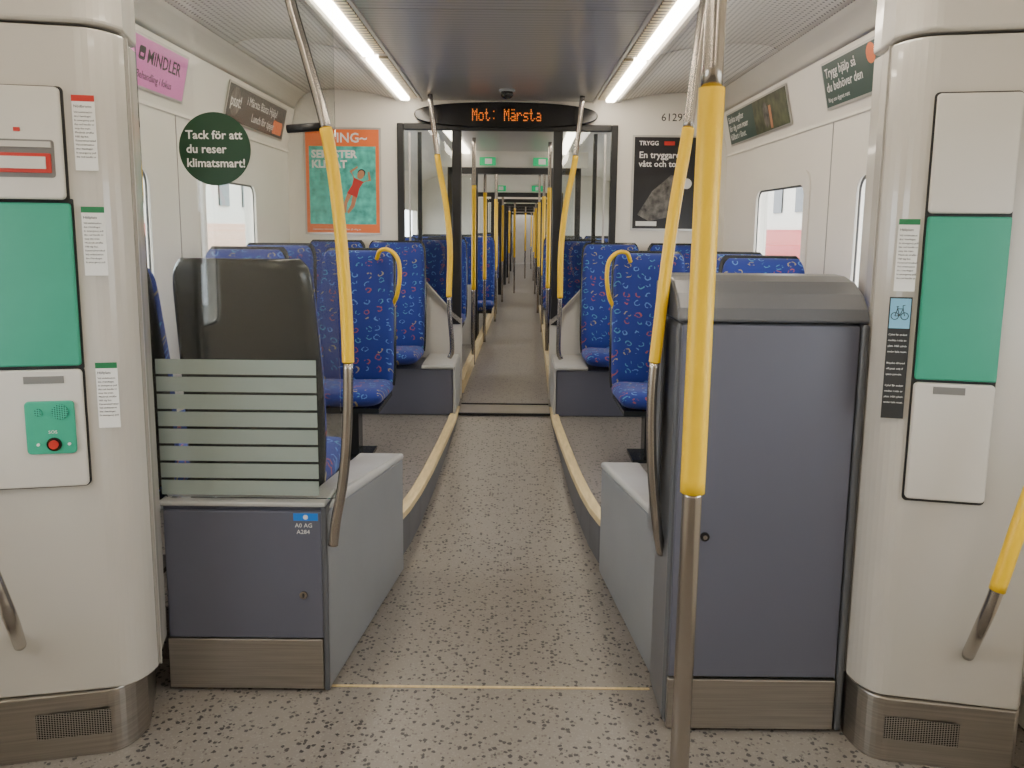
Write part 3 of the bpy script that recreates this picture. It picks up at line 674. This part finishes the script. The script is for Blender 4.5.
def wall_poster(x0,x1,z0,z1,bg,label):
    f=plate('advert_poster',rect(x0,z0,x1,z1),(0,6.098,0),(1,0,0),(0,0,1),.012,FRM); tag(f,label,'poster')
    plate('print_sheet',rect(x0+.015,z0+.015,x1-.015,z1-.015),(0,6.085,0),(1,0,0),(0,0,1),.001,bg,f)
    def T(t,size,x,z,m=PAPER,b=0.,al='LEFT'): text('print',t,size,(x,6.083,z),(1,0,0),(0,0,1),m,f,al,off=.0006,bold=b)
    def Pl(pts,m,o=0): return plate('print_graphic',pts,(0,6.0835-o,0),(1,0,0),(0,0,1),.0005,m,f)
    return T,Pl,f
a=P(303,127,6.09); b=P(382,235,6.09); x0,z1,x1,z0=a.x,a.z,b.x,b.z
T,Pl,f4=wall_poster(x0,x1,z0,z1,ORG,'orange and turquoise travel poster on the end wall')
Pl(rect(x0+.04,z0+.08,x1-.04,z1-.14),TEAL)
T('VING~',.10,x0+.19,z1-.11,PAPER,.002); T('SEMESTER',.078,x0+.06,z1-.225,PAPER,.003); T('KLIMAT',.078,x0+.06,z1-.30,PAPER,.003); T('Semestra i klimatet du längtar efter på ving.se',.02,x0+.06,z0+.035)
cx,cz=x0+.41,z0+.40
def R(pts,ang=-24):
    a_=math.radians(ang); return [(cx+(x-cx)*math.cos(a_)-(z-cz)*math.sin(a_),cz+(x-cx)*math.sin(a_)+(z-cz)*math.cos(a_)) for x,z in pts]
for rx,rz in ((.05,.05),(.09,.08)):
    plr=circ(cx-.02,cz-.04,rx+.06,30,rz+.10); pli=circ(cx-.02,cz-.04,rx+.054,30,rz+.094)
    ringplate('print_graphic',plr,pli,(0,6.0836,0),(1,0,0),(0,0,1),.0004,SBL,f4)
Pl(R(circ(cx,cz+.06,.026,20,.035)),SKIN,.0006); Pl(R(circ(cx,cz+.075,.03,16,.03)),INK,.0003)
Pl(R([(cx-.04,cz+.02),(cx+.04,cz+.02),(cx+.03,cz-.04),(cx+.042,cz-.11),(cx-.042,cz-.11),(cx-.03,cz-.04)]),RED,.0012)
Pl(R([(cx-.04,cz-.11),(cx-.004,cz-.11),(cx-.01,cz-.18),(cx+.01,cz-.25),(cx-.01,cz-.26),(cx-.035,cz-.18)]),SKIN,.0006)
Pl(R([(cx+.004,cz-.11),(cx+.04,cz-.11),(cx+.05,cz-.18),(cx+.03,cz-.25),(cx+.012,cz-.24),(cx+.02,cz-.18)]),SKIN,.0006)
Pl(R([(cx-.035,cz+.02),(cx-.09,cz+.05),(cx-.05,cz+.11),(cx-.04,cz+.10),(cx-.07,cz+.05),(cx-.03,cz-.005)]),SKIN,.0006)
Pl(R([(cx+.035,cz+.02),(cx+.09,cz+.05),(cx+.05,cz+.11),(cx+.04,cz+.10),(cx+.07,cz+.05),(cx+.03,cz-.005)]),SKIN,.0006)
a=P(633,135,6.09); b=P(697,231,6.09); x0,z1,x1,z0=a.x,a.z,b.x,b.z
T,Pl,f5=wall_poster(x0,x1,z0,z1,BLP,'black poster with white headline and grey picture on the end wall')
T('TRYGG',.045,x0+.05,z1-.075,PAPER,.001); Pl(rect(x0+.24,z1-.075,x0+.32,z1-.045),RED); T('En tryggare',.068,x0+.05,z1-.17,PAPER,.001); T('vått och torrt.',.064,x0+.05,z1-.235,PAPER,.001)
Pl([(x0+.05,z0+.12),(x0+.16,z0+.30),(x0+.30,z0+.42),(x0+.42,z0+.40),(x0+.36,z0+.26),(x0+.28,z0+.10),(x0+.14,z0+.07)],GRP); Pl(circ(x0+.42,z1-.36,.04,24),PAPER); Pl(rect(x0+.04,z0+.035,x0+.2,z0+.07),PAPER)
o=text('carriage_number','612922',.082,P(661,121,6.099),(1,0,0),(0,0,1),INK,None,off=.001); tag(o,'black carriage number lettering on white end wall','carriage number')
# ---------------------------------------------------------------- LED display
YD=6.04
A_=P(414,115,YD); B_=P(598,115,YD); dc=Vector(((A_.x+B_.x)/2,YD,(A_.z+B_.z)/2)); hwd=(B_.x-A_.x)/2
pts=[]
for i in range(64):
    a=2*math.pi*i/64; pts.append((hwd*math.copysign(abs(math.cos(a))**.9,math.cos(a)),.095*math.copysign(abs(math.sin(a))**.75,math.sin(a))))
e=plate('destination_display',pts,dc+Vector((0,.058,0)),(1,0,0),(0,0,1),.058,BLKP,bevel=.008); tag(e,'black oval destination display with amber text above gangway','information display')
FNT={'M':['10001','11011','10101','10101','10001','10001','10001'],'o':['00000','00000','01110','10001','10001','10001','01110'],
't':['01000','01000','11100','01000','01000','01001','00110'],':':['00000','00100','00000','00000','00000','00100','00000'],' ':['00000']*7,
'ä':['01010','00000','01110','00001','01111','10001','01111'],'r':['00000','00000','10110','11001','10000','10000','10000'],
's':['00000','00000','01111','10000','01110','00001','11110'],'a':['00000','00000','01110','00001','01111','10001','01111']}
V=[];Fc=[]; px=.0080; st="Mot: Märsta"; xx=-len(st)*6*px/2+dc.x+.01
for ch in st:
    for r_,row in enumerate(FNT[ch]):
        for c_,bit in enumerate(row):
            if bit=='1':
                X=xx+c_*px; Z=dc.z+(3.5-r_)*px*1.6-.010; y=YD-.0015; b=len(V)
                V+=[(X,y,Z),(X+px*.7,y,Z),(X+px*.7,y,Z+px*1.0),(X,y,Z+px*1.0)]; Fc.append((b,b+1,b+2,b+3))
    xx+=6*px
o=mesh('led_text',V,Fc,LED,e); o['label']='amber dot-matrix lettering'
# dome camera
c=P(507,98,5.6); bm=bmesh.new(); bmesh.ops.create_uvsphere(bm,u_segments=20,v_segments=12,radius=.045)
me=bpy.data.meshes.new('dome'); bm.to_mesh(me); bm.free(); me.materials.append(BLKP)
e=empty('dome_camera',(c.x,5.6,2.5),'small dark dome camera under the ceiling','security camera')
o=bpy.data.objects.new('dome',me); setup(o,(c.x,5.6,2.472),e); o.scale=(1,1,.8)
tube('dome_base',[Vector((c.x,5.6,2.484)),Vector((c.x,5.6,2.5))],.055,BENCH,e,n=24)
# ---------------------------------------------------------------- outside
GRD=mat('pale_ground',(.42,.42,.40),.9,var=.15,scale=1); BW=mat('cream_render',(.75,.72,.66),.8,var=.05); BO=mat('peach_render',(.75,.5,.38),.8,var=.05); RF=mat('grey_roof',(.25,.25,.27),.8)
boxes('ground',[(-80,-1.95,-20,90,-1.1,-1.0),(1.95,80,-20,90,-1.1,-1.0)],GRD)['kind']='structure'
for s,m,m2 in ((1,BW,RED),(-1,BW,BO)):
    e=empty('building',(s*15,38,-1),'pale building outside the train window with coloured lower storey','building')
    box('building_wall',s*13,s*20,24,60,-1,5.5,m,e); box('lower_storey',s*12.9,s*12.99,28,50,-.6,1.6,m2,e)
    extr('roof',[(s*12.6,5.5),(s*20.4,5.5),(s*16.5,8)],'y',23.5,60.5,RF,e)
    boxes('building_windows',[(min(s*12.93,s*12.99),max(s*12.93,s*12.99),y,y+1.2,2.4,4) for y in range(26,58,3)],BLKP,e)
# ---------------------------------------------------------------- world
w=bpy.data.worlds.new('world'); bpy.context.scene.world=w; w.use_nodes=True
nt=w.node_tree; bg=nt.nodes['Background']
g=nt.nodes.new('ShaderNodeTexGradient'); tc=nt.nodes.new('ShaderNodeTexCoord'); mp=nt.nodes.new('ShaderNodeMapping'); mp.inputs['Rotation'].default_value=(0,math.radians(90),0)
nt.links.new(tc.outputs['Generated'],mp.inputs[0]); nt.links.new(mp.outputs[0],g.inputs[0])
r=nt.nodes.new('ShaderNodeValToRGB'); r.color_ramp.elements[0].color=(.92,.95,1,1); r.color_ramp.elements[1].color=(1,.99,.96,1)
nt.links.new(g.outputs[0],r.inputs[0]); nt.links.new(r.outputs[0],bg.inputs[0]); bg.inputs[1].default_value=8.0
